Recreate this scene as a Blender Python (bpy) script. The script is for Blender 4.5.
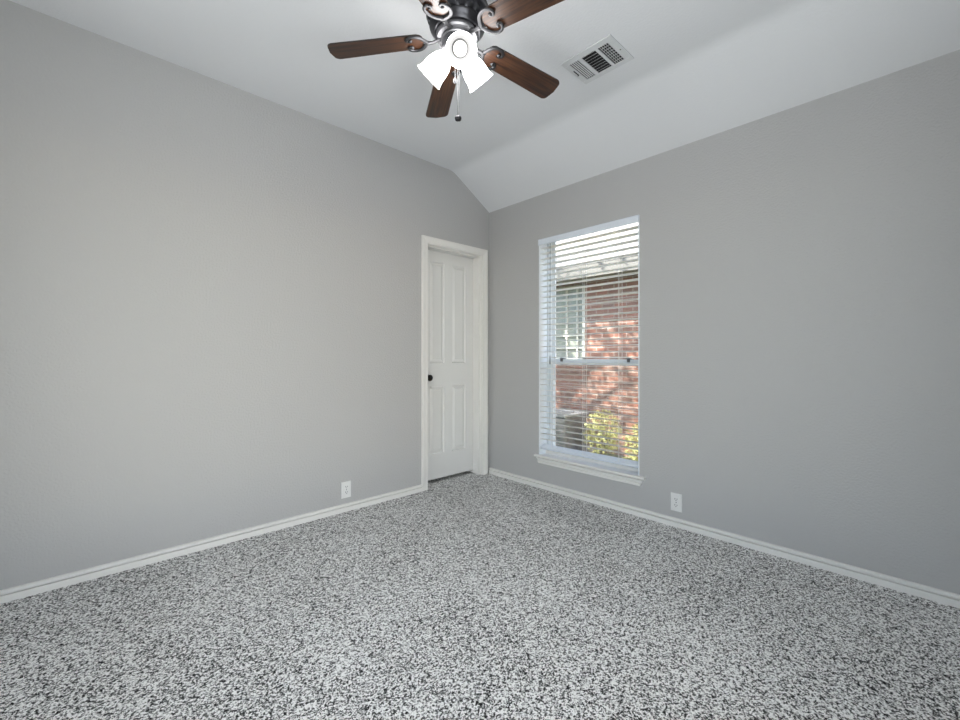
import bpy, bmesh, math, random
from mathutils import Vector, Matrix
random.seed(7)
for o in list(bpy.data.objects):
    bpy.data.objects.remove(o)
SC = bpy.context.scene
C = SC.collection
R = math.radians
PI = math.pi

# ------------------------------------------------------------------ camera
CAM = Vector((-2.809, -2.853, 1.100))
YAW = 46.683
cd = bpy.data.cameras.new('camera'); cam = bpy.data.objects.new('camera', cd); C.objects.link(cam)
cam.location = CAM
cam.rotation_euler = (R(90), 0, R(YAW - 90))
cd.sensor_width = 36; cd.lens = 426.76 / 960 * 36; cd.shift_y = -4.35 / 960
cd.clip_start = 0.02
SC.camera = cam
FW = Vector((math.cos(R(YAW)), math.sin(R(YAW)), 0))
RT = Vector((math.sin(R(YAW)), -math.cos(R(YAW)), 0))

# ------------------------------------------------------------------ world, sun, added fill lamps, exposure
SC.view_settings.view_transform = 'Standard'
SC.view_settings.look = 'None'
SC.view_settings.exposure = 0.10
SC.view_settings.gamma = 1.0
w = bpy.data.worlds.new('sky'); SC.world = w; w.use_nodes = True
wt = w.node_tree; wt.nodes.clear()
wo = wt.nodes.new('ShaderNodeOutputWorld'); wb = wt.nodes.new('ShaderNodeBackground'); ws = wt.nodes.new('ShaderNodeTexSky')
ws.sky_type = 'NISHITA'; ws.sun_disc = False; ws.sun_elevation = R(45); ws.sun_rotation = R(200); ws.air_density = 1.0; ws.dust_density = 3.0
wt.links.new(ws.outputs[0], wb.inputs[0]); wt.links.new(wb.outputs[0], wo.inputs[0])
wb.inputs[1].default_value = 0.82
sd = bpy.data.lights.new('sun', 'SUN'); sun = bpy.data.objects.new('sun', sd); C.objects.link(sun)
sd.energy = 26.0; sd.angle = R(0.6); sd.color = (1.0, 0.93, 0.82)
sun.rotation_euler = Vector((0.46, -0.58, -0.67)).to_track_quat('-Z', 'Y').to_euler()


def area(name, loc, direction, sx, sy, watts, col=(1, 1, 1)):
    d = bpy.data.lights.new(name, 'AREA'); o = bpy.data.objects.new(name, d); C.objects.link(o)
    d.shape = 'RECTANGLE'; d.size = sx; d.size_y = sy; d.energy = watts; d.color = col
    o.location = loc; o.rotation_euler = Vector(direction).to_track_quat('-Z', 'Z').to_euler()
    return o


area('fill_front', (-2.25, -3.62, 1.35), (0, 1, 0), 1.7, 1.9, 10, (1.0, 1.0, 1.0))  # added fill lamp outside the front wall, no known source
area('fill_front_up', (-2.25, -3.80, 0.75), (0, 0.50, 0.86), 1.7, 0.8, 48, (1.0, 1.0, 1.0))  # added fill lamp aimed upward to brighten the ceiling
area('fill_back', (-3.70, -1.90, 1.35), (1, 0, 0.1), 1.7, 1.9, 16, (1.0, 1.0, 1.0))  # added fill lamp that brightens the window wall
area('fill_back_up', (-3.88, -1.90, 0.75), (0.55, 0, 0.83), 1.7, 0.8, 27, (1.0, 1.0, 1.0))  # second added fill from the back, tipped up


# ------------------------------------------------------------------ mesh helpers
class MB:
    def __init__(self):
        self.bm = bmesh.new()

    def box(self, x0, x1, y0, y1, z0, z1, mat=None):
        vs = [self.bm.verts.new(v) for v in ((x0, y0, z0), (x1, y0, z0), (x1, y1, z0), (x0, y1, z0),
                                             (x0, y0, z1), (x1, y0, z1), (x1, y1, z1), (x0, y1, z1))]
        if mat is not None:
            for v in vs: v.co = mat @ v.co
        for f in ((0, 3, 2, 1), (4, 5, 6, 7), (0, 1, 5, 4), (1, 2, 6, 5), (2, 3, 7, 6), (3, 0, 4, 7)):
            self.bm.faces.new([vs[i] for i in f])
        return self

    def prism(self, pts, a, b, axis):
        """pts: closed 2-D outline in the two other axes, extruded from a to b along axis"""
        def mk(p, t):
            if axis == 'x': return (t, p[0], p[1])
            if axis == 'y': return (p[0], t, p[1])
            return (p[0], p[1], t)
        A = [self.bm.verts.new(mk(p, a)) for p in pts]; B = [self.bm.verts.new(mk(p, b)) for p in pts]
        n = len(pts)
        self.bm.faces.new(A); self.bm.faces.new(B[::-1])
        for i in range(n):
            self.bm.faces.new((A[i], B[i], B[(i + 1) % n], A[(i + 1) % n]))
        return self

    def loft(self, rings, cap=True):
        vr = [[self.bm.verts.new(p) for p in r] for r in rings]
        n = len(rings[0])
        for a, b in zip(vr, vr[1:]):
            for i in range(n):
                self.bm.faces.new((a[i], a[(i + 1) % n], b[(i + 1) % n], b[i]))
        if cap:
            self.bm.faces.new(vr[0][::-1]); self.bm.faces.new(vr[-1])
        return self

    def lathe(self, prof, segs=40, mat=None, flute=None, closed=False):
        mat = mat or Matrix()
        rings = []
        for k, (r, z) in enumerate(prof):
            ring = []
            for i in range(segs):
                a = 2 * PI * i / segs
                rr = max(r, 1e-4)
                if flute and flute[0] <= z <= flute[1]:
                    rr -= flute[3] * abs(math.sin(a * flute[2] / 2))
                ring.append(mat @ Vector((rr * math.cos(a), rr * math.sin(a), z)))
            rings.append(ring)
        if closed:
            rings.append(rings[0])
            vr = [[self.bm.verts.new(p) for p in r] for r in rings[:-1]]
            vr.append(vr[0])
            for a, b in zip(vr, vr[1:]):
                for i in range(segs):
                    self.bm.faces.new((a[i], a[(i + 1) % segs], b[(i + 1) % segs], b[i]))
        else:
            self.loft(rings)
        return self

    def tube(self, path, rad, segs=8, flat=1.0, up=(0, 0, 1)):
        path = [Vector(p) for p in path]
        n = len(path); rings = []
        up = Vector(up)
        for i, p in enumerate(path):
            t = (path[min(i + 1, n - 1)] - path[max(i - 1, 0)]).normalized()
            s = t.cross(up)
            if s.length < 1e-4: s = t.cross(Vector((1, 0, 0)))
            s.normalize(); u = s.cross(t).normalized()
            r = rad[i] if isinstance(rad, (list, tuple)) else rad
            rings.append([p + s * r * math.cos(2 * PI * k / segs) + u * r * flat * math.sin(2 * PI * k / segs) for k in range(segs)])
        return self.loft(rings)

    def ball(self, c, r, sub=2, scale=(1, 1, 1)):
        m = Matrix.Translation(Vector(c)) @ Matrix.Diagonal((*scale, 1))
        bmesh.ops.create_icosphere(self.bm, subdivisions=sub, radius=r, matrix=m)
        return self

    def build(self, name, mat, parent=None, smooth=False, bevel=0, loc=None):
        bmesh.ops.recalc_face_normals(self.bm, faces=self.bm.faces[:])
        me = bpy.data.meshes.new(name); self.bm.to_mesh(me); self.bm.free()
        o = bpy.data.objects.new(name, me); C.objects.link(o)
        if isinstance(mat, (list, tuple)):
            for m_ in mat: me.materials.append(m_)
        else:
            me.materials.append(mat)
        if smooth:
            me.polygons.foreach_set('use_smooth', [True] * len(me.polygons))
            if hasattr(me, 'set_sharp_from_angle'): me.set_sharp_from_angle(angle=R(38))
        if bevel:
            b = o.modifiers.new('bevel', 'BEVEL'); b.width = bevel; b.segments = 2; b.limit_method = 'ANGLE'; b.angle_limit = R(40)
        if parent: o.parent = parent
        if loc: o.location = loc
        return o


def empty(name, loc=(0, 0, 0), rz=0.0):
    o = bpy.data.objects.new(name, None); C.objects.link(o); o.location = loc; o.rotation_euler.z = rz
    o.empty_display_size = 0.1
    return o


def tag(o, label=None, cat=None, group=None, kind=None):
    if label: o['label'] = label
    if cat: o['category'] = cat
    if group: o['group'] = group
    if kind: o['kind'] = kind
    return o


def struct(o, label, cat):
    return tag(o, label, cat, kind='structure')


# ------------------------------------------------------------------ materials
def mat(name, col=(0.8, 0.8, 0.8), rough=0.5, metal=0.0, spec=0.5):
    m = bpy.data.materials.new(name); m.use_nodes = True
    b = m.node_tree.nodes['Principled BSDF']
    b.inputs['Base Color'].default_value = (*col, 1); b.inputs['Roughness'].default_value = rough
    b.inputs['Metallic'].default_value = metal; b.inputs['Specular IOR Level'].default_value = spec
    return m


def nodes(m):
    t = m.node_tree
    return t, t.nodes['Principled BSDF'], (lambda k: t.nodes.new(k)), t.links.new


def coords(m, scale=(1, 1, 1)):
    t, b, N, L = nodes(m)
    tc = N('ShaderNodeTexCoord'); mp = N('ShaderNodeMapping'); mp.inputs['Scale'].default_value = scale
    L(tc.outputs['Object'], mp.inputs['Vector'])
    return mp.outputs['Vector']


def bump_noise(m, scale, strength, dist, detail=2.0, co=None):
    t, b, N, L = nodes(m)
    n = N('ShaderNodeTexNoise'); n.inputs['Scale'].default_value = scale; n.inputs['Detail'].default_value = detail
    L(co or coords(m), n.inputs['Vector'])
    bp = N('ShaderNodeBump'); bp.inputs['Strength'].default_value = strength; bp.inputs['Distance'].default_value = dist
    L(n.outputs['Fac'], bp.inputs['Height']); L(bp.outputs['Normal'], b.inputs['Normal'])
    return n


def ramp(m, fac, stops):
    t, b, N, L = nodes(m)
    r = N('ShaderNodeValToRGB'); e = r.color_ramp.elements
    while len(e) < len(stops): e.new(0.5)
    for s, (p, c) in zip(e, stops): s.position = p; s.color = (*c, 1)
    L(fac, r.inputs['Fac'])
    return r.outputs['Color']


M = {}
M['wall'] = mat('wall_paint', (0.440, 0.438, 0.436), 0.55, spec=0.35); bump_noise(M['wall'], 95, 0.7, 0.004, 3)
M['ceil'] = mat('ceiling_paint', (0.70, 0.71, 0.725), 0.7, spec=0.25); bump_noise(M['ceil'], 80, 0.25, 0.004, 3)
M['trim'] = mat('trim_paint', (0.76, 0.75, 0.725), 0.35)
M['door'] = mat('door_paint', (0.71, 0.71, 0.70), 0.38); bump_noise(M['door'], 60, 0.08, 0.002, 2, coords(M['door'], (6, 6, 0.6)))
M['vinyl'] = mat('window_vinyl', (0.74, 0.79, 0.83), 0.35)
M['blind'] = mat('blind_slat', (0.86, 0.86, 0.84), 0.4)
t, b, N, L = nodes(M['blind'])
tl_ = N('ShaderNodeBsdfTranslucent'); tl_.inputs[0].default_value = (0.88, 0.88, 0.86, 1); mxs = N('ShaderNodeMixShader'); mxs.inputs[0].default_value = 0.45
L(b.outputs[0], mxs.inputs[1]); L(tl_.outputs[0], mxs.inputs[2]); L(mxs.outputs[0], t.nodes['Material Output'].inputs['Surface'])
M['rail'] = mat('blind_rail', (0.70, 0.75, 0.82), 0.4)
M['cord'] = mat('blind_cord', (0.82, 0.82, 0.80), 0.7)
M['wand'] = mat('wand', (0.16, 0.18, 0.20), 0.25)
M['plastic'] = mat('outlet_plastic', (0.74, 0.74, 0.73), 0.3)
M['slot'] = mat('slot', (0.03, 0.03, 0.03), 0.6)
M['vent'] = mat('vent_enamel', (0.60, 0.61, 0.62), 0.4)
M['duct'] = mat('duct', (0.02, 0.02, 0.022), 0.8)
M['gap'] = mat('closet_dark', (0.05, 0.05, 0.05), 0.9)
M['bronze'] = mat('dark_bronze', (0.045, 0.045, 0.05), 0.30, 0.85); bump_noise(M['bronze'], 160, 0.12, 0.002)
M['pewter'] = mat('brushed_pewter', (0.12, 0.12, 0.127), 0.42, 0.8)
M['iron'] = mat('scrolled_iron', (0.045, 0.045, 0.048), 0.42, 0.85)
M['chain'] = mat('chain', (0.12, 0.12, 0.125), 0.35, 0.8)
M['knob'] = mat('knob_metal', (0.035, 0.033, 0.03), 0.22, 0.9)
M['collar'] = mat('bulb_collar', (0.10, 0.10, 0.10), 0.6)
M['lock'] = mat('sash_lock', (0.10, 0.10, 0.11), 0.4)

# carpet: twisted yarn in light, mid and charcoal grey
m = M['carpet'] = mat('carpet', (0.5, 0.5, 0.5), 0.95, spec=0.05)
t, b, N, L = nodes(m)
co = coords(m)
def tufts(scale):
    v = N('ShaderNodeTexVoronoi'); v.inputs['Scale'].default_value = scale; L(co, v.inputs['Vector'])
    q = N('ShaderNodeSeparateColor'); L(v.outputs['Color'], q.inputs[0])
    return q.outputs[0]
def madd(a, k, c=None, cv=0.0):
    q = N('ShaderNodeMath'); q.operation = 'MULTIPLY_ADD'; q.inputs[1].default_value = k; q.inputs[2].default_value = cv
    L(a, q.inputs[0])
    if c is not None: L(c, q.inputs[2])
    return q.outputs[0]
n1 = N('ShaderNodeTexNoise'); n1.inputs['Scale'].default_value = 110; n1.inputs['Detail'].default_value = 3; n1.inputs['Roughness'].default_value = 0.7; L(co, n1.inputs['Vector'])
n2 = N('ShaderNodeTexNoise'); n2.inputs['Scale'].default_value = 2.0; n2.inputs['Detail'].default_value = 3; L(co, n2.inputs['Vector'])
val = madd(tufts(225), 0.50, madd(tufts(112), 0.30, madd(n1.outputs['Fac'], 0.55, madd(n2.outputs['Fac'], 0.14, None, -0.245))))
colr = ramp(m, val, [(0.25, (0.015, 0.015, 0.015)), (0.38, (0.15, 0.15, 0.149)), (0.49, (0.60, 0.595, 0.59)), (0.62, (0.95, 0.945, 0.935))])
L(colr, b.inputs['Base Color'])
bp = N('ShaderNodeBump'); bp.inputs['Strength'].default_value = 0.4; bp.inputs['Distance'].default_value = 0.008
L(n1.outputs['Fac'], bp.inputs['Height']); L(bp.outputs['Normal'], b.inputs['Normal'])

# fan blade wood, grain along the blade's own x
m = M['wood'] = mat('blade_wood', (0.1, 0.05, 0.03), 0.38)
t, b, N, L = nodes(m)
co = coords(m, (3.0, 60, 20))
g = N('ShaderNodeTexNoise'); g.inputs['Scale'].default_value = 1.6; g.inputs['Detail'].default_value = 5; g.inputs['Roughness'].default_value = 0.6; L(co, g.inputs['Vector'])
L(ramp(m, g.outputs['Fac'], [(0.32, (0.008, 0.004, 0.003)), (0.47, (0.032, 0.012, 0.006)), (0.58, (0.066, 0.026, 0.010)), (0.72, (0.020, 0.008, 0.004))]), b.inputs['Base Color'])
M['blade_edge'] = mat('blade_edge', (0.015, 0.008, 0.006), 0.4)

# frosted glass of the lit lamp shades
m = M['shade'] = mat('lit_frosted_glass', (0.9, 0.9, 0.9), 0.35)
b = m.node_tree.nodes['Principled BSDF']
b.inputs['Emission Color'].default_value = (1.0, 0.99, 0.975, 1); b.inputs['Emission Strength'].default_value = 18.0
M['inner_glass'] = mat('dimmed_inner_glass', (0.35, 0.35, 0.35), 0.6)  # inner face of the glass, colour and glow lowered so the bulb stands out
b = M['inner_glass'].node_tree.nodes['Principled BSDF']
b.inputs['Emission Color'].default_value = (1.0, 0.99, 0.975, 1); b.inputs['Emission Strength'].default_value = 0.7
m = M['bulb'] = mat('lit_bulb', (0.9, 0.9, 0.9), 0.4)
b = m.node_tree.nodes['Principled BSDF']
b.inputs['Emission Color'].default_value = (1.0, 0.97, 0.92, 1); b.inputs['Emission Strength'].default_value = 2.2

# clear window glass
m = M['glass'] = bpy.data.materials.new('window_glass'); m.use_nodes = True
t = m.node_tree; t.nodes.clear()
go = t.nodes.new('ShaderNodeOutputMaterial'); gm = t.nodes.new('ShaderNodeMixShader'); gt = t.nodes.new('ShaderNodeBsdfTransparent'); gg = t.nodes.new('ShaderNodeBsdfGlossy')
gt.inputs[0].default_value = (0.93, 0.95, 0.95, 1); gg.inputs['Roughness'].default_value = 0.02
gm.inputs[0].default_value = 0.06
t.links.new(gt.outputs[0], gm.inputs[1]); t.links.new(gg.outputs[0], gm.inputs[2]); t.links.new(gm.outputs[0], go.inputs[0])

m = M['screen'] = bpy.data.materials.new('insect_mesh'); m.use_nodes = True
t = m.node_tree; t.nodes.clear()
go = t.nodes.new('ShaderNodeOutputMaterial'); gm = t.nodes.new('ShaderNodeMixShader'); gt = t.nodes.new('ShaderNodeBsdfTransparent'); gg = t.nodes.new('ShaderNodeBsdfDiffuse')
gg.inputs[0].default_value = (0.22, 0.22, 0.22, 1); gm.inputs[0].default_value = 0.22
t.links.new(gt.outputs[0], gm.inputs[1]); t.links.new(gg.outputs[0], gm.inputs[2]); t.links.new(gm.outputs[0], go.inputs[0])

# outdoors
m = M['brick'] = mat('red_brick', (0.3, 0.15, 0.1), 0.85)
t, b, N, L = nodes(m)
tc = N('ShaderNodeTexCoord'); sx = N('ShaderNodeSeparateXYZ'); cx = N('ShaderNodeCombineXYZ')
L(tc.outputs['Object'], sx.inputs[0]); L(sx.outputs['Y'], cx.inputs['X']); L(sx.outputs['Z'], cx.inputs['Y'])
br = N('ShaderNodeTexBrick'); L(cx.outputs[0], br.inputs['Vector'])
br.inputs['Color1'].default_value = (0.30, 0.125, 0.085, 1); br.inputs['Color2'].default_value = (0.20, 0.11, 0.085, 1); br.inputs['Mortar'].default_value = (0.42, 0.36, 0.32, 1)
br.inputs['Scale'].default_value = 1.0; br.inputs['Brick Width'].default_value = 0.205; br.inputs['Row Height'].default_value = 0.075; br.inputs['Mortar Size'].default_value = 0.006
L(br.outputs['Color'], b.inputs['Base Color'])
M['soffit'] = mat('soffit_paint', (0.13, 0.127, 0.12), 0.6)
M['nwhite'] = mat('neighbour_trim', (0.55, 0.54, 0.50), 0.5)
M['nglass'] = mat('neighbour_glass', (0.27, 0.29, 0.25), 0.15)
m = M['shingle'] = mat('roof_shingle', (0.22, 0.215, 0.205), 0.9); bump_noise(m, 25, 0.5, 0.02)
m = M['acm'] = mat('condenser_metal', (0.10, 0.10, 0.105), 0.5, 0.1)
m = M['lawn'] = mat('lawn', (0.10, 0.13, 0.04), 0.95)
t, b, N, L = nodes(m)
g = N('ShaderNodeTexNoise'); g.inputs['Scale'].default_value = 9; g.inputs['Detail'].default_value = 6; L(coords(m), g.inputs['Vector'])
L(ramp(m, g.outputs['Fac'], [(0.3, (0.06, 0.07, 0.03)), (0.6, (0.16, 0.18, 0.06)), (0.8, (0.26, 0.24, 0.12))]), b.inputs['Base Color'])
m = M['leaf'] = mat('leaf', (0.40, 0.41, 0.16), 0.6)
b = m.node_tree.nodes['Principled BSDF']
m = M['treeleaf'] = mat('tree_leaf', (0.09, 0.15, 0.04), 0.6)
M['bark'] = mat('bark', (0.10, 0.075, 0.055), 0.9)

# ------------------------------------------------------------------ room shell
XB, YF = -3.42, -3.36          # walls behind the camera
HC, HP, XS = 2.70, 2.44, -0.44   # flat ceiling, plate height, start of the slope
T = 0.18
# opening of the door and of the window
DX0, DX1, DZ = -0.735, -0.078, 2.045
WY0, WY1, WZ0, WZ1 = -1.471, -0.593, 0.255, 2.130

fl = MB().box(XB - T, T, YF - T, 0.9, -0.12, 0).build('floor', M['carpet'])
struct(fl, 'salt and pepper grey frieze carpet covering the whole floor', 'floor')


def top(x):
    return HC if x <= XS else HC + (HP - HC) * (x - XS) / (0 - XS)


wl = MB()
wl.prism([(XB - T, 0), (DX0, 0), (DX0, HC + .1), (XB - T, HC + .1)], 0, T, 'y')
wl.prism([(DX0, DZ), (DX1, DZ), (DX1, top(DX1) + .08), (XS, HC + .1), (DX0, HC + .1)], 0, T, 'y')
wl.prism([(DX1, 0), (T, 0), (T, top(T) + .08), (DX1, top(DX1) + .08)], 0, T, 'y')
struct(wl.build('wall_left', M['wall']), 'grey painted wall with the white panelled door', 'wall')

wr = MB()
wr.box(0, T, YF - T, WY0, 0, HP)
wr.box(0, T, WY1, 0, 0, HP)
wr.box(0, T, WY0, WY1, 0, WZ0)
wr.box(0, T, WY0, WY1, WZ1, HP); wr.box(0, .060, WY0, WY1, 2.068, WZ1)
struct(wr.build('wall_right', M['wall']), 'grey painted wall with the window and blind', 'wall')

# walls behind the camera, each with an added opening for fill light
bw = MB()
bw.box(XB - T, XB, YF, -2.75, 0, HC); bw.box(XB - T, XB, -1.05, 0, 0, HC)
bw.box(XB - T, XB, -2.75, -1.05, 0, 0.4); bw.box(XB - T, XB, -2.75, -1.05, 2.3, HC)
struct(bw.build('wall_back', M['wall']), 'grey painted wall behind the viewer facing the window wall', 'wall')
fw_ = MB()
fw_.box(XB - T, -3.10, YF - T, YF, 0, HC); fw_.box(-1.40, 0, YF - T, YF, 0, HC)
fw_.box(-3.10, -1.40, YF - T, YF, 0, 0.4); fw_.box(-3.10, -1.40, YF - T, YF, 2.3, HC)
struct(fw_.build('wall_front', M['wall']), 'grey painted wall behind the viewer facing the door wall', 'wall')

ce = MB()
# cross section (x, z): flat part, softly rounded fold, slope down to the window wall
sec = [(XB - T, HC), (XS - .05, HC)]
for k in range(1, 6):
    s = k / 6; p0 = Vector((XS - .05, HC)); p1 = Vector((XS, HC)); p2 = Vector((XS + .045, HC - .045 * (HC - HP) / -XS))
    q = p0 * (1 - s) ** 2 + p1 * 2 * s * (1 - s) + p2 * s * s
    sec.append((q.x, q.y))
sec += [(XS + .045, HC - .045 * (HC - HP) / -XS), (0, HP), (T, HP - T * (HC - HP) / -XS)]
up = [(T, HP + .12), (XS, HC + .12), (XB - T, HC + .12)]
HX0, HX1, HY0, HY1 = -0.848, -0.662, -1.722, -1.481
ce.prism(sec + up, YF - T, HY0, 'y'); ce.prism(sec + up, HY1, 0.0, 'y')
ce.prism([(XB - T, HC), (HX0, HC), (HX0, HC + .12), (XB - T, HC + .12)], HY0, HY1, 'y')
ce.prism([(HX1, HC)] + sec[1:] + up[:2] + [(HX1, HC + .12)], HY0, HY1, 'y')
struct(ce.build('ceiling', M['ceil'], smooth=True), 'pale ceiling with a slope down to the window wall', 'ceiling')

# ------------------------------------------------------------------ baseboards
BASE = [(0, 0), (-.019, 0), (-.019, .029), (-.017, .0312), (-.002, .0312), (-.002, .038), (-.015, .038), (-.0155, .040), (-.0155, .049), (-.010, .054), (0, .054)]


def base_x(name, x0, x1, y, sgn, label):
    return struct(MB().prism([(y + sgn * p[0], p[1]) for p in BASE], x0, x1, 'x').build(name, M['trim']), label, 'baseboard')


def base_y(name, y0, y1, x, sgn, label):
    return struct(MB().prism([(x + sgn * p[0], p[1]) for p in BASE], y0, y1, 'y').build(name, M['trim']), label, 'baseboard')


base_x('baseboard_left', XB, -0.775, 0, 1, 'low white grooved baseboard along the door wall')
base_y('baseboard_right', YF, -0.012, 0, 1, 'low white grooved baseboard along the window wall')
base_x('baseboard_front', XB, 0, YF, -1, 'low white baseboard along the wall behind the viewer')
base_y('baseboard_back', YF, 0, XB, -1, 'low white baseboard along the back wall behind the viewer')

# ------------------------------------------------------------------ door
door = empty('door_1', (-0.406, 0, 0)); struct(door, 'white four panel closet door with dark knob in the corner', 'door')
ox = 0.406   # world x -> local x


def dloc(mb, name, m_, par=door, **k):
    for v in mb.bm.verts: v.co.x += ox
    return mb.build(name, m_, par, **k)


# casing: stepped profile, mitred as three prisms with sloped ends
def casing():
    mb = MB()
    prof = [(0, 0), (0, .011), (.006, .013), (.012, .011), (.030, .014), (.046, .018), (.058, .018), (.058, 0)]  # (offset outward, thickness)
    x0, x1, zt = -0.717, -0.095, 2.021
    # left leg
    mb.loft([[Vector((x0 - o, -d, 0)) for o, d in prof], [Vector((x0 - o, -d, zt + o)) for o, d in prof]])
    mb.loft([[Vector((x1 + o, -d, 0)) for o, d in prof], [Vector((x1 + o, -d, zt + o)) for o, d in prof]])
    mb.loft([[Vector((x0 - o, -d, zt + o)) for o, d in prof], [Vector((x1 + o, -d, zt + o)) for o, d in prof]])
    return mb


dloc(casing(), 'casing', M['trim'])
jb = MB()
jb.box(-0.733, -0.712, 0, T, 0, 2.036); jb.box(-0.100, -0.080, 0, T, 0, 2.036); jb.box(-0.712, -0.100, 0, T, 2.017, 2.036)
jb.box(-0.712, -0.702, 0.028, 0.106, 0, 2.017); jb.box(-0.110, -0.100, 0.028, 0.106, 0, 2.017); jb.box(-0.702, -0.110, 0.028, 0.106, 2.007, 2.017)
dloc(jb, 'jamb', M['trim'])


def slab():
    """face at y=0.108 with four sunk panels that carry raised fields"""
    mb = MB(); yf, yb = 0.108, 0.140
    X = [-0.710, -0.612, -0.450, -0.362, -0.200, -0.102]; Zs = [0.030, 0.245, 0.832, 1.035, 1.912, 2.014]
    bm = mb.bm
    def quad(a, b_, c, d): bm.faces.new([bm.verts.new(p) for p in (a, b_, c, d)])
    for i in range(5):
        for j in range(5):
            x0, x1, z0, z1 = X[i], X[i + 1], Zs[j], Zs[j + 1]
            if i in (1, 3) and j in (1, 3):
                steps = [(0, yf), (.004, yf + .012), (.014, yf + .013), (.034, yf + .003), (.040, yf + .003)]
                for (a, ya), (c, yc) in zip(steps, steps[1:]):
                    P = [(x0 + a, ya, z0 + a), (x1 - a, ya, z0 + a), (x1 - a, ya, z1 - a), (x0 + a, ya, z1 - a)]
                    Q = [(x0 + c, yc, z0 + c), (x1 - c, yc, z0 + c), (x1 - c, yc, z1 - c), (x0 + c, yc, z1 - c)]
                    for k in range(4): quad(P[k], P[(k + 1) % 4], Q[(k + 1) % 4], Q[k])
                quad((x0 + c, yc, z0 + c), (x1 - c, yc, z0 + c), (x1 - c, yc, z1 - c), (x0 + c, yc, z1 - c))
            else:
                quad((x0, yf, z0), (x1, yf, z0), (x1, yf, z1), (x0, yf, z1))
    xa, xb, za, zb = X[0], X[-1], Zs[0], Zs[-1]
    quad((xa, yb, za), (xa, yb, zb), (xb, yb, zb), (xb, yb, za))
    for j in range(5):
        quad((xa, yf, Zs[j]), (xa, yf, Zs[j + 1]), (xa, yb, Zs[j + 1]), (xa, yb, Zs[j]))
        quad((xb, yf, Zs[j]), (xb, yb, Zs[j]), (xb, yb, Zs[j + 1]), (xb, yf, Zs[j + 1]))
    for i in range(5):
        quad((X[i], yf, za), (X[i], yb, za), (X[i + 1], yb, za), (X[i + 1], yf, za))
        quad((X[i], yf, zb), (X[i + 1], yf, zb), (X[i + 1], yb, zb), (X[i], yb, zb))
    bmesh.ops.remove_doubles(bm, verts=bm.verts[:], dist=1e-5)
    return mb


dloc(slab(), 'door_slab', M['door'])
kn = MB()
mk = Matrix.Translation((-0.643, 0.108, 0.912)) @ Matrix.Rotation(R(90), 4, 'X')
kn.lathe([(0.0, 0), (.031, 0), (.031, .004), (.026, .008), (.012, .010), (.011, .028), (.020, .033), (.027, .044), (.027, .053), (.020, .061), (0.0, .064)], 28, mk)
dloc(kn, 'knob', M['knob'], smooth=True)['label'] = 'dark oil rubbed knob on the left edge of the door'
# dark closet behind the door
cb = MB().box(-0.9, 0.05, 0.86, 0.88, 0, 2.3).box(-0.9, -0.88, T, 0.86, 0, 2.3).box(0.03, 0.05, T, 0.86, 0, 2.3).box(-0.9, 0.05, T, 0.88, 2.3, 2.32)
struct(cb.build('closet_walls', M['gap']), 'dark closet walls behind the panelled door', 'closet wall')

# ------------------------------------------------------------------ window
win = empty('window_1', (0.07, -1.032, WZ0)); struct(win, 'tall white single hung window behind the blind', 'window')


def wloc(mb, name, m_, par=win, **k):
    off = Vector((0.07, -1.032, WZ0))
    for v in mb.bm.verts: v.co -= off
    return mb.build(name, m_, par, **k)


ZB = 0.275   # top of the stool
lin = MB()
lin.box(-0.001, T, WY1 - .008, WY1, ZB, 2.068); lin.box(-0.001, T, WY0, WY0 + .008, ZB, 2.068); lin.box(0.0605, T, WY0, WY1, WZ1 - .008, WZ1)
wloc(lin, 'jamb_liner', M['vinyl'])
fr = MB()
XW = .100
ya, yb, za, zb = WY0 + .008, WY1 - .008, ZB, WZ1 - .008
for (a, c, x0, x1) in ((0, .018, XW, T), (.018, .030, XW + .038, XW + .044), (.018, .030, XW + .064, T)):
    fr.box(x0, x1, ya + a, ya + c, za, zb); fr.box(x0, x1, yb - c, yb - a, za, zb)
fr.box(XW, T, ya + .018, yb - .018, za, za + .014); fr.box(XW, T, ya + .018, yb - .018, zb - .012, zb)
wloc(fr, 'window_frame', M['vinyl'])
MZ0, MZ1 = 1.026, 1.072
us = MB(); y0, y1 = ya + .019, yb - .019
us.box(XW + .046, XW + .062, y0, y0 + .030, MZ0, zb - .013); us.box(XW + .046, XW + .062, y1 - .030, y1, MZ0, zb - .013)
us.box(XW + .046, XW + .062, y0 + .030, y1 - .030, zb - .040, zb - .013); us.box(XW + .043, XW + .062, y0 + .030, y1 - .030, MZ0, MZ1)
wloc(us, 'upper_sash', M['vinyl'], bevel=.002)
wloc(MB().box(XW + .053, XW + .056, y0 + .026, y1 - .026, MZ1 - .004, zb - .036), 'pane', M['glass'], win)
ls = MB()
ls.box(XW + .010, XW + .036, y0, y0 + .034, za + .016, MZ1); ls.box(XW + .010, XW + .036, y1 - .034, y1, za + .016, MZ1)
ls.box(XW + .010, XW + .036, y0 + .034, y1 - .034, za + .016, za + .058); ls.box(XW + .008, XW + .036, y0 + .034, y1 - .034, MZ0, MZ1)
ls.box(XW + .003, XW + .008, y0 + .05, y1 - .05, MZ0 + .014, MZ0 + .022)
wloc(ls, 'lower_sash', M['vinyl'], bevel=.002)
wloc(MB().box(XW + .022, XW + .025, y0 + .030, y1 - .030, za + .054, MZ0 + .004), 'pane', M['glass'], win)
wloc(MB().box(T - .006, T - .0055, y0, y1, za + .014, MZ0 + .02), 'insect_screen', M['screen'], win)
gap_sh = MB()  # near-black strips standing in for shade between frame and upper sash
for e0, e1 in ((yb - .0275, yb - .0195), (ya + .0195, ya + .0275)): gap_sh.box(XW + .0445, XW + .0455, e0, e1, MZ1 + .002, zb - .014)
wloc(gap_sh, 'sash_gap_shade', M['slot'])
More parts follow.
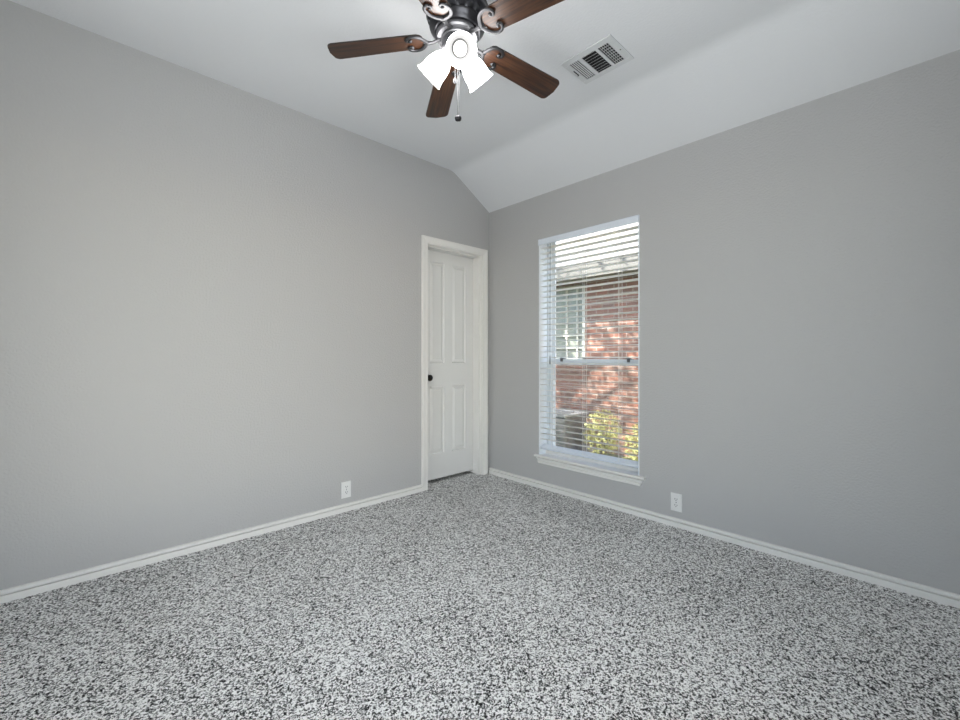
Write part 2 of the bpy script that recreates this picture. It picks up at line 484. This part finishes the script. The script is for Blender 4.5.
for yy in (y0 + .105, y1 - .13):
    lk = MB().box(XW + .012, XW + .036, yy - .024, yy + .024, MZ1, MZ1 + .006).box(XW - .006, XW + .016, yy - .008, yy + .010, MZ1 - .020, MZ1 + .010)
    wloc(lk, 'sash_lock', M['lock'])
st = MB()
nose = [(-.030, ZB - .006), (-.027, ZB - .001), (-.022, ZB), (.080, ZB), (.080, ZB + .022), (.0995, ZB + .022), (.0995, ZB - .019), (-.022, ZB - .019), (-.028, ZB - .016), (-.030, ZB - .011)]
st.prism(nose, WY0 + .001, WY1 - .001, 'y')
nose2 = [(-.030, ZB - .006), (-.027, ZB - .001), (-.022, ZB), (-.0005, ZB), (-.0005, ZB - .019), (-.022, ZB - .019), (-.028, ZB - .016), (-.030, ZB - .011)]
st.prism(nose2, -1.516, WY0 + .001, 'y'); st.prism(nose2, WY1 - .001, -0.562, 'y')
sto = wloc(st, 'window_stool', M['trim'])
sto['label'] = 'cream window stool board with rounded nose'
ap = MB()
z1 = ZB - .019
prof = [(0, 0), (-.004, 0), (-.004, -.005), (-.018, -.0055), (-.018, -.010), (-.012, -.017), (-.010, -.026), (-.004, -.027), (-.004, -.031), (-.015, -.032), (-.015, -.046), (-.009, -.051), (0, -.051)]
ap.loft([[Vector((px, -1.500 - pz * 0.42, z1 + pz)) for px, pz in prof], [Vector((px, -0.574 + pz * 0.42, z1 + pz)) for px, pz in prof]])
wloc(ap, 'apron', M['trim'])

# ------------------------------------------------------------------ blind
BY0, BY1 = WY0 + .011, WY1 - .011
bl = empty('window_blind', (0.03, -1.032, ZB)); tag(bl, 'white wide slat horizontal blind lowered over the window', 'blind')


def bloc(mb, name, m_, **k):
    off = Vector((0.03, -1.032, ZB))
    for v in mb.bm.verts: v.co -= off
    return mb.build(name, m_, bl, **k)


va = MB()
va.prism([(-.014, 2.018), (-.016, 2.024), (-.013, 2.060), (-.016, 2.066), (-.004, 2.0685), (-.004, 2.018)], BY0 - .008, BY1 + .008, 'y')
va.box(-.013, -.001, BY0 - .0095, BY0 - .0045, 2.019, 2.067)
bloc(va, 'valance', M['rail'])
bloc(MB().box(.004, .056, BY0, BY1, 2.044, 2.066), 'head_rail', M['rail'])
sl = MB()
PITCH = 0.0455
zt, zlow = 1.995, 0.385
n = int((zt - zlow) / PITCH)
tilt = R(-4)
for k in range(n + 1):
    z = zt - k * PITCH
    yo = random.uniform(-.001, .001)
    secs = []
    for s in range(5):
        u = (s - 2) / 2
        secs.append((u * .025, .0018 * (1 - u * u)))
    pts = [(a, c + .0014) for a, c in secs] + [(a, c - .0014) for a, c in secs[::-1]]
    pr = [(0.03 + a * math.cos(tilt) - c * math.sin(tilt), z + a * math.sin(tilt) + c * math.cos(tilt)) for a, c in pts]
    sl.prism(pr, BY0 + .002 + yo, BY1 - .002 + yo, 'y')
bloc(sl, 'slats', M['blind'])
zbr = 0.340
br_ = MB(); mt = Matrix.Translation((0.03, 0, zbr)) @ Matrix.Rotation(R(-26), 4, 'Y')
br_.box(-.025, .025, BY0 + .002, BY1 - .002, -.011, .011, mt)
bloc(br_, 'bottom_rail', M['rail'], bevel=.003)
for yy in (-0.722, -1.017, -1.312):
    lc = MB()
    for xx in (.0035, .0565):
        lc.tube([(xx, yy, 2.022), (xx, yy, zbr)], .0015, 6)
    lc.tube([(.03, yy + .004, 2.022), (.03, yy + .004, zbr)], .0008, 6)
    for k in range(n + 1):
        z = zt - k * PITCH - .0035
        lc.tube([(.0035, yy, z), (.0565, yy, z)], .0006, 4)
    bloc(lc, 'ladder_cord', M['cord'])
wd = MB().tube([(-.004, -0.712, 2.016), (-.006, -0.712, 1.10)], .0034, 6).tube([(-.006, -0.712, 1.10), (-.006, -0.712, 1.03)], [.0045, .0055], 8)
bloc(wd, 'tilt_wand', M['wand'])['label'] = 'thin dark tilt wand at the left end of the blind'

# ------------------------------------------------------------------ outlets
def outlet(x, y, z, rz, label, sc=1.0):
    o = empty('wall_outlet', (x, y, z), rz); tag(o, label, 'outlet', 'duplex outlets low on the walls')
    w_, h_ = .035 * sc, .0575 * sc
    pl = MB(); pl.loft([[Vector((sx * (w_ - i), -d, sz * (h_ - i))) for sx, sz in ((-1, -1), (1, -1), (1, 1), (-1, 1))] for i, d in ((0, 0), (0, .003), (.003, .006))])
    pl.build('plate', M['plastic'], o)
    for s in (-1, 1):
        rc = MB()
        pts = []
        for k in range(24):
            a = 2 * PI * k / 24
            pts.append((.0165 * sc * math.cos(a), s * .0195 * sc + max(-.0115, min(.0115, .0165 * math.sin(a))) * sc))
        rc.prism(pts, -.0065, -.0088, 'y')
        r_ = rc.build('receptacle', M['plastic'], o)
        so = MB()
        zc = s * .0195 * sc
        so.box(-.0084 * sc, -.0050 * sc, -.0093, -.0086, zc - .001, zc + .0085 * sc); so.box(.0050 * sc, .0084 * sc, -.0093, -.0086, zc - .000, zc + .007 * sc)
        so.prism([(.0028 * sc * math.cos(2 * PI * k / 10), zc - .0062 * sc + .0028 * sc * math.sin(2 * PI * k / 10)) for k in range(10)], -.0086, -.0093, 'y')
        so.build('slot', M['slot'], r_)
    MB().prism([(.0032 * math.cos(2 * PI * k / 12), .0032 * math.sin(2 * PI * k / 12)) for k in range(12)], -.006, -.0075, 'y').build('screw', M['chain'], o)
    return o


outlet(-1.424, 0, 0.151, 0, 'small white duplex outlet on the door wall left of the door')
outlet(0, -1.7205, 0.155, R(-90), 'white duplex outlet on the window wall right of the window stool')

# ------------------------------------------------------------------ ceiling vent
vt = empty('ceiling_vent', (-0.760, -1.604, HC)); tag(vt, 'white rectangular air register on the ceiling beside the fan', 'vent')
VX, VY = .124, .150      # half sizes
f_ = MB()
ix0, ix1 = -.084, .094   # opening in local x
f_.box(-VX, ix0, -VY, VY, -.007, 0); f_.box(ix1, VX, -VY, VY, -.007, 0)
# local y: section bounds (towards -y is right in the picture)
SEC = [(.063, .119), (-.039, .044), (-.114, -.055)]
edges = [VY, .119, .063, .044, -.039, -.055, -.114, -VY]
for a, c in zip(edges[::2], edges[1::2]): f_.box(ix0, ix1, c, a, -.007, 0)
f_.build('frame', M['vent'], vt, bevel=.002)
dk = MB().box(-.0875, .0975, -.1175, .1225, .10, .104)
dk.box(-.0875, -.0845, -.1175, .1225, .0005, .10); dk.box(.0945, .0975, -.1175, .1225, .0005, .10)
dk.box(-.0845, .0945, -.1175, -.1145, .0005, .10); dk.box(-.0845, .0945, .1195, .1225, .0005, .10)
dk.build('duct', M['duct'], vt)


def louver(bounds, along, count, tiltdeg, hw, cross=0):
    mb = MB(); y0_, y1_ = bounds
    for k in range(count):
        f = (k + .5) / count
        if along == 'x':
            mm = Matrix.Translation((0.005, y0_ + (y1_ - y0_) * f, .001)) @ Matrix.Rotation(R(tiltdeg), 4, 'X')
            mb.box(-.0885, .0885, -hw, hw, -.0006, .0006, mm)
        else:
            mm = Matrix.Translation((ix0 + (ix1 - ix0) * f, (y0_ + y1_) / 2, .001)) @ Matrix.Rotation(R(tiltdeg), 4, 'Y')
            mb.box(-hw, hw, -(y1_ - y0_) / 2, (y1_ - y0_) / 2, -.0006, .0006, mm)
    for k in range(cross):
        f = (k + .5) / cross
        mb.box(ix0 + (ix1 - ix0) * f - .0013, ix0 + (ix1 - ix0) * f + .0013, y0_, y1_, .004, .007)
    return mb.build('louver_bank', M['vent'], vt)


louver(SEC[0], 'x', 5, -38, .0028)
louver(SEC[1], 'y', 8, -37, .0070)
louver(SEC[2], 'x', 5, 40, .0046, 8)
MB().box(-.030, .020, .1275, .1295, -.012, -.007).box(.016, .020, .1275, .134, -.014, -.009).build('damper_lever', M['duct'], vt)['label'] = 'dark damper lever at the end of the register'
for yy in (-.135,):
    MB().lathe([(0, -.0095), (.003, -.0095), (.004, -.008)], 10, Matrix.Translation((.005, yy, 0))).build('screw', M['chain'], vt)

# ------------------------------------------------------------------ ceiling fan
D = 1.34
FC = CAM + FW * (1.385 * D) + RT * (-0.074 * D)
FX, FY = FC.x, FC.y
ZH = 2.482       # height of the irons at the hub
fan = empty('ceiling_fan', (FX, FY, HC)); tag(fan, 'five blade ceiling fan in dark bronze with three lit frosted shades', 'ceiling fan')
TC = -FW


def fz(z): return z - HC


hs = MB()
prof = [(.0, 2.70), (.108, 2.70), (.114, 2.685), (.112, 2.665), (.119, 2.650), (.125, 2.630), (.123, 2.622), (.129, 2.612), (.130, 2.598), (.126, 2.588), (.128, 2.580), (.127, 2.570),
        (.122, 2.564), (.121, 2.560), (.121, 2.552), (.118, 2.542), (.112, 2.534), (.111, 2.530), (.114, 2.526), (.112, 2.520), (.105, 2.514), (.101, 2.506), (.094, 2.497), (0, 2.497)]
hs.lathe([(r * (1.06 if z < 2.605 else 1.03), fz(z)) for r, z in prof], 144, None, (fz(2.5335), fz(2.5605), 24, .006))
hs.build('motor_housing', M['bronze'], fan, smooth=True)
fly = MB().lathe([(r, fz(z)) for r, z in [(0, 2.497), (.088, 2.497), (.092, 2.492), (.092, 2.482), (.086, 2.476), (0, 2.476)]], 64)
fly.build('hub_plate', M['pewter'], fan, smooth=True)
swh = MB().lathe([(r, fz(z)) for r, z in [(0, 2.476), (.070, 2.476), (.070, 2.468), (.066, 2.464), (.066, 2.436), (.069, 2.432), (.066, 2.424), (.052, 2.412), (.040, 2.404), (.022, 2.396), (.012, 2.390), (.008, 2.382), (0, 2.380)]], 56)
swh.build('switch_housing', M['pewter'], fan, smooth=True)


def spiral(side):
    """one scroll of a blade iron in the blade plane, (x along the blade, y across)"""
    pts = [(.128, 0), (.138, .010), (.146, .026), (.157, .041), (.172, .051), (.190, .055), (.206, .051), (.217, .041), (.219, .029), (.212, .021), (.203, .021), (.199, .027), (.202, .032)]
    return [(x, y * side) for x, y in pts]


def smooth_path(p, n=4):
    out = []
    for i in range(len(p) - 1):
        p0 = Vector(p[max(i - 1, 0)]); p1 = Vector(p[i]); p2 = Vector(p[i + 1]); p3 = Vector(p[min(i + 2, len(p) - 1)])
        for k in range(n):
            t_ = k / n
            out.append(0.5 * ((2 * p1) + (-p0 + p2) * t_ + (2 * p0 - 5 * p1 + 4 * p2 - p3) * t_ ** 2 + (-p0 + 3 * p1 - 3 * p2 + p3) * t_ ** 3))
    out.append(Vector(p[-1]))
    return out


DROOP, PITCHB = 4.6, -11.0
RB0, RB1 = .150, .566


def blade_mesh():
    mb = MB()
    # outline with softly tapering sides, rounded corners at the tip
    W0, W1 = .054, .0635
    out = []
    def side(s):
        q = [(RB0, s * (W0 - .022)), (RB0 + .008, s * (W0 - .008)), (RB0 + .022, s * W0)]
        for f in (.3, .6): q.append((RB0 + (RB1 - RB0) * f, s * (W0 + (W1 - W0) * f)))
        r = .026
        for k in range(7):
            a = (PI / 2) * k / 6
            q.append((RB1 - .006 - r + r * math.sin(a), s * (W1 - r + r * math.cos(a))))
        return q
    a = side(1); c = side(-1)
    out = a + [(RB1, 0)] + c[::-1]
    mb.prism(out, 0, .006, 'z')
    return mb


blade0 = iron0 = None
for k in range(5):
    ang = R(61.8 + 72 * k)
    base = Matrix.Translation((0, 0, fz(ZH))) @ Matrix.Rotation(ang, 4, 'Z') @ Matrix.Rotation(R(DROOP), 4, 'Y')
    if blade0 is None:
        blade0 = blade_mesh().build('blade', [M['wood'], M['blade_edge']], fan)
        for p in blade0.data.polygons:
            if abs(p.normal.z) < .5: p.material_index = 1
        im = MB()
        # arm from the hub, then two scrolls that hug the blade root
        arm = [(.070, 0, .004), (.090, 0, -.002), (.108, 0, -.007), (.130, 0, -.008)]
        im.tube(arm, [.013, .011, .009, .011], 10, .55)
        for s in (1, -1):
            p2 = smooth_path(spiral(s), 4)
            n2 = len(p2)
            im.tube([(p.x, p.y, -.006) for p in p2], [.0095 - .0045 * i / n2 for i in range(n2)], 8, .6)
            im.ball((.203, s * .028, -.007), .0085, 2, (1, 1, .6))
        iron0 = im.build('blade_iron', M['iron'], fan, smooth=True)
        bo, io = blade0, iron0
    else:
        bo = blade0.copy(); io = iron0.copy(); C.objects.link(bo); C.objects.link(io)
        bo.parent = fan; io.parent = fan
    mtx = base @ Matrix.Rotation(R(PITCHB), 4, 'X')
    bo.matrix_local = mtx
    io.matrix_local = mtx

# light kit: three bell shades
SHADE_OUT = [(.026, 0), (.030, .006), (.040, .022), (.049, .045), (.053, .068), (.054, .090), (.057, .108), (.063, .120)]
for k, th in enumerate((10, 130, -110)):
    dirh = TC * math.cos(R(th)) + RT * math.sin(R(th))
    tl = R(42)
    ax = (dirh * math.cos(tl) + Vector((0, 0, -math.sin(tl)))).normalized()
    mouth = dirh * .138 + Vector((0, 0, fz(2.330 if k == 0 else 2.340)))
    neck = mouth - ax * .120
    mm = Matrix.Translation(neck) @ ax.to_track_quat('Z', 'Y').to_matrix().to_4x4()
    prof = SHADE_OUT + [(r - .004, z) for r, z in SHADE_OUT[::-1]]
    sh = MB().lathe(prof, 40, mm, closed=True).build('lamp_shade', [M['shade'], M['inner_glass']], fan, smooth=True)
    for p in sh.data.polygons:
        q = p.center - neck; rad = q - ax * q.dot(ax)
        if p.normal.dot(rad) < 0 and q.dot(ax) < .117: p.material_index = 1
    MB().lathe([(0, -.032), (.014, -.032), (.018, -.018), (.026, -.008), (.029, .006), (.024, .012), (0, .012)], 24, mm).build('lamp_socket', M['pewter'], fan, smooth=True)
    bu = MB().lathe([(0, .062), (.026, .062), (.028, .074), (.025, .088), (.015, .098), (0, .102)], 28, mm).build('bulb', M['bulb'], fan, smooth=True)
    MB().lathe([(0, .012), (.014, .014), (.016, .030), (.034, .056), (.034, .0615), (0, .0615)], 28, mm).build('bulb_base', M['collar'], bu, smooth=True)

# pull chains
for dx, z1_, r_ in ((-.004, 2.150, .012), (.003, 2.150, .011), (-.014, 2.315, .008)):
    p = RT * (dx + .004) + FW * .018
    ch = MB().tube([(p.x, p.y, fz(2.40)), (p.x, p.y, fz(z1_))], .0008, 6)
    zz = 2.395
    while zz > z1_:
        ch.ball((p.x, p.y, fz(zz)), .0014, 1); zz -= .0065
    c_ = ch.build('pull_chain', M['chain'], fan)
    MB().lathe([(0, .006), (.004, .004), (r_ * .8, 0), (r_, -.008), (r_ * .8, -.017), (.003, -.021), (0, -.021)], 14, Matrix.Translation((p.x, p.y, fz(z1_)))).build('fob', M['bronze'] if r_ > .009 else M['pewter'], c_, smooth=True)

# ------------------------------------------------------------------ windows added behind the viewer to let in fill light
for nm, cx_, cy_, rz, lb in (('fill_window_2', -2.25, YF - .09, 0, 'wide white window added behind the viewer for fill light, facing the door wall'), ('fill_window_3', XB - .09, -1.90, R(90), 'wide white window added behind the viewer for fill light, facing the window wall')):
    wn = empty(nm, (cx_, cy_, 0.4), rz); struct(wn, lb, 'window')
    f2 = MB()
    for a0, a1 in ((-.85, -.80), (.80, .85), (-.025, .025)): f2.box(a0, a1, -.03, .03, 0, 1.9)
    for a0, a1 in ((-.80, -.025), (.025, .80)): f2.box(a0, a1, -.03, .03, 0, .05); f2.box(a0, a1, -.03, .03, 1.85, 1.9)
    f2.build('window_frame', M['vinyl'], wn)
    for a0, a1 in ((-.80, -.025), (.025, .80)):
        MB().box(a0, a1, -.003, .003, .05, 1.85).build('pane', M['glass'], wn)
struct(MB().box(XB - 4.2, XB - T, -7.0, 3.0, HC - .02, HC + .10).box(XB - T, 0.0, -7.0, YF - T, HC - .02, HC + .10).build('roof', M['soffit']), 'unseen slab added outside the added windows to block sky and sun', 'added light blocker')  # unseen cover added to keep sky light and sun off the floor

# ------------------------------------------------------------------ outside: side yard and the neighbouring house
GZ = -0.42
lw = MB().box(T, 16, -14, 16, GZ - .1, GZ).build('lawn', M['lawn']); struct(lw, 'patchy green lawn strip outside the window', 'lawn')
NX = 3.2
nh = empty('brick_house', (NX, 0, GZ)); tag(nh, 'neighbouring red brick house seen through the blind', 'house')
oz = GZ


def nloc(mb, name, m_, par=nh, **k):
    for v in mb.bm.verts: v.co -= Vector((NX, 0, oz))
    return mb.build(name, m_, par, **k)


NY0, NY1, NZ0, NZ1 = 1.02, 1.80, 1.02, 2.26
wl_ = MB()
HW = 2.33
wl_.box(NX, NX + .2, -6, NY0, oz, HW); wl_.box(NX, NX + .2, NY1, 9, oz, HW)
wl_.box(NX, NX + .2, NY0, NY1, oz, NZ0); wl_.box(NX, NX + .2, NY0, NY1, NZ1, HW)
wl_.box(NX + .2, NX + 7, 8.8, 9, oz, HW); wl_.box(NX + .2, NX + 7, -6, -5.8, oz, HW)
nloc(wl_, 'brick_wall', M['brick'])
nw = MB()
nw.box(NX - .02, NX + .06, NY0, NY0 + .05, NZ0, NZ1); nw.box(NX - .02, NX + .06, NY1 - .16, NY1, NZ0, NZ1)
nw.box(NX - .02, NX + .06, NY0, NY1, NZ0 - .02, NZ0 + .05); nw.box(NX - .02, NX + .06, NY0, NY1, NZ1 - .05, NZ1)
for yy in (1.19, 1.40): nw.box(NX + .01, NX + .04, yy - .013, yy + .013, NZ0, NZ1)
for k in range(1, 6):
    zz = NZ0 + (NZ1 - NZ0) * k / 6; nw.box(NX + .012, NX + .038, NY0, NY1, zz - .011, zz + .011)
nwo = nloc(nw, 'window_frame', M['nwhite'])
nwo['label'] = 'white gridded window of the brick house'
nloc(MB().box(NX + .042, NX + .05, NY0 + .02, NY1 - .02, NZ0 + .02, NZ1 - .02), 'window_pane', M['nglass'])
nloc(MB().box(NX - .42, NX + .0, -6.3, 9.3, HW - .03, HW), 'soffit', M['soffit'])
nloc(MB().box(NX - .45, NX - .42, -6.3, 9.3, HW - .05, HW + .17), 'fascia', M['soffit'])
nloc(MB().prism([(NX - .455, HW + .17), (NX + 3.5, HW + .17 + 4.0 * .52), (NX + 7.5, HW + .17), (NX + 7.5, HW + .10), (NX + 3.5, HW + .08 + 4.0 * .52), (NX - .455, HW + .14)], -6.3, 9.3, 'y'), 'roof', M['shingle'])

# condenser unit
acu = empty('air_conditioner', (2.74, 1.22, GZ)); tag(acu, 'grey outdoor air conditioner box against the brick house', 'air conditioner')
ab = MB().box(-.29, .29, -.33, .33, .04, .60)
ab.build('cabinet', M['acm'], acu, bevel=.012)
ag = MB()
for k in range(12):
    z = .10 + k * .038
    ag.box(-.302, -.289, -.30, .30, z, z + .014); ag.box(-.26, .26, -.342, -.329, z, z + .014)
ag.build('grille', M['acm'], acu)
at_ = MB().box(-.31, .31, -.35, .35, .60, .63)
for k in range(5):
    r = .06 + k * .045
    at_.lathe([(r - .004, .63), (r + .004, .63), (r + .004, .642), (r - .004, .642)], 28, None, closed=True)
at_.build('top_cover', mat('condenser_top', (0.20, 0.21, 0.225), 0.45), acu)
MB().box(-.38, .38, -.42, .42, 0, .04).build('base_pad', mat('concrete', (0.4, 0.39, 0.37), 0.9), acu)


def leaves(mb, center, rad, count, size, rnd):
    bm = mb.bm
    for i in range(count):
        while True:
            p = Vector((rnd.uniform(-1, 1), rnd.uniform(-1, 1), rnd.uniform(-1, 1)))
            if .25 < p.length < 1: break
        p = Vector((p.x * rad[0], p.y * rad[1], p.z * rad[2])) + Vector(center)
        d = Vector((rnd.gauss(0, 1), rnd.gauss(0, 1), rnd.gauss(0, .7) + .3)).normalized()
        s = d.orthogonal().normalized(); s.rotate(Matrix.Rotation(rnd.uniform(0, 6.28), 3, d)); tt = d.cross(s)
        L_ = size * rnd.uniform(.7, 1.3)
        vs = [bm.verts.new(p + s * a * L_ + tt * c * L_ * .38 + d * e * L_) for a, c, e in ((-.5, 0, 0), (-.1, -.5, .06), (.5, 0, -.04), (-.1, .5, .06))]
        bm.faces.new(vs)
    return mb


def shrub(x, y, h, r, label, seed, lf='leaf'):
    rnd = random.Random(seed)
    o = empty('shrub', (x, y, GZ)); tag(o, label, 'shrub', 'shrubs along the brick house')
    leaves(MB(), (0, 0, h * .55), (r, r, h * .5), 900, .055, rnd).build('foliage', M[lf], o)
    sm = MB()
    for k in range(9):
        a = rnd.uniform(0, 6.28)
        sm.tube([(0, 0, 0), (math.cos(a) * r * .4, math.sin(a) * r * .4, h * .5), (math.cos(a) * r * .8, math.sin(a) * r * .8, h * rnd.uniform(.75, 1.0))], [.008, .006, .003], 5)
    sm.build('stem', M['bark'], o)


shrub(2.75, 0.44, .72, .28, 'bright sunlit shrub next to the air conditioner', 3)
shrub(2.72, -0.22, .62, .28, 'low sunlit shrub under the brick wall, farther right', 5)
shrub(2.78, -1.02, .60, .30, 'low shrub by the brick wall at the right end of the row', 8)

# tree that dapples the brick wall with sun
tr = empty('shade_tree', (1.15, 3.75, GZ)); tag(tr, 'leafy tree in the side yard that dapples the brick wall', 'tree')
rnd = random.Random(11)
tk = MB().tube([(0, 0, 0), (.05, .03, 1.5), (.02, .1, 3.2), (.2, .3, 5.4)], [.16, .13, .11, .04], 10)
fo = MB()
for k in range(26):
    z = rnd.uniform(2.6, 6.3); a = rnd.uniform(0, 6.28); rr = rnd.uniform(.3, 1.0)
    tip = Vector((math.cos(a) * rr * .6, math.sin(a) * rr * 2.2, z))
    tk.tube([(.05, .1, z - .8), tuple(tip * .55 + Vector((0, 0, .4 * (z - .4)))) if False else ((tip.x * .5), (tip.y * .5), z - .25), tuple(tip)], [.04, .025, .01], 6)
    leaves(fo, tip, (.42, .5, .40), 48, .16, rnd)
tk.build('trunk', M['bark'], tr)
fo.build('crown', M['treeleaf'], tr)
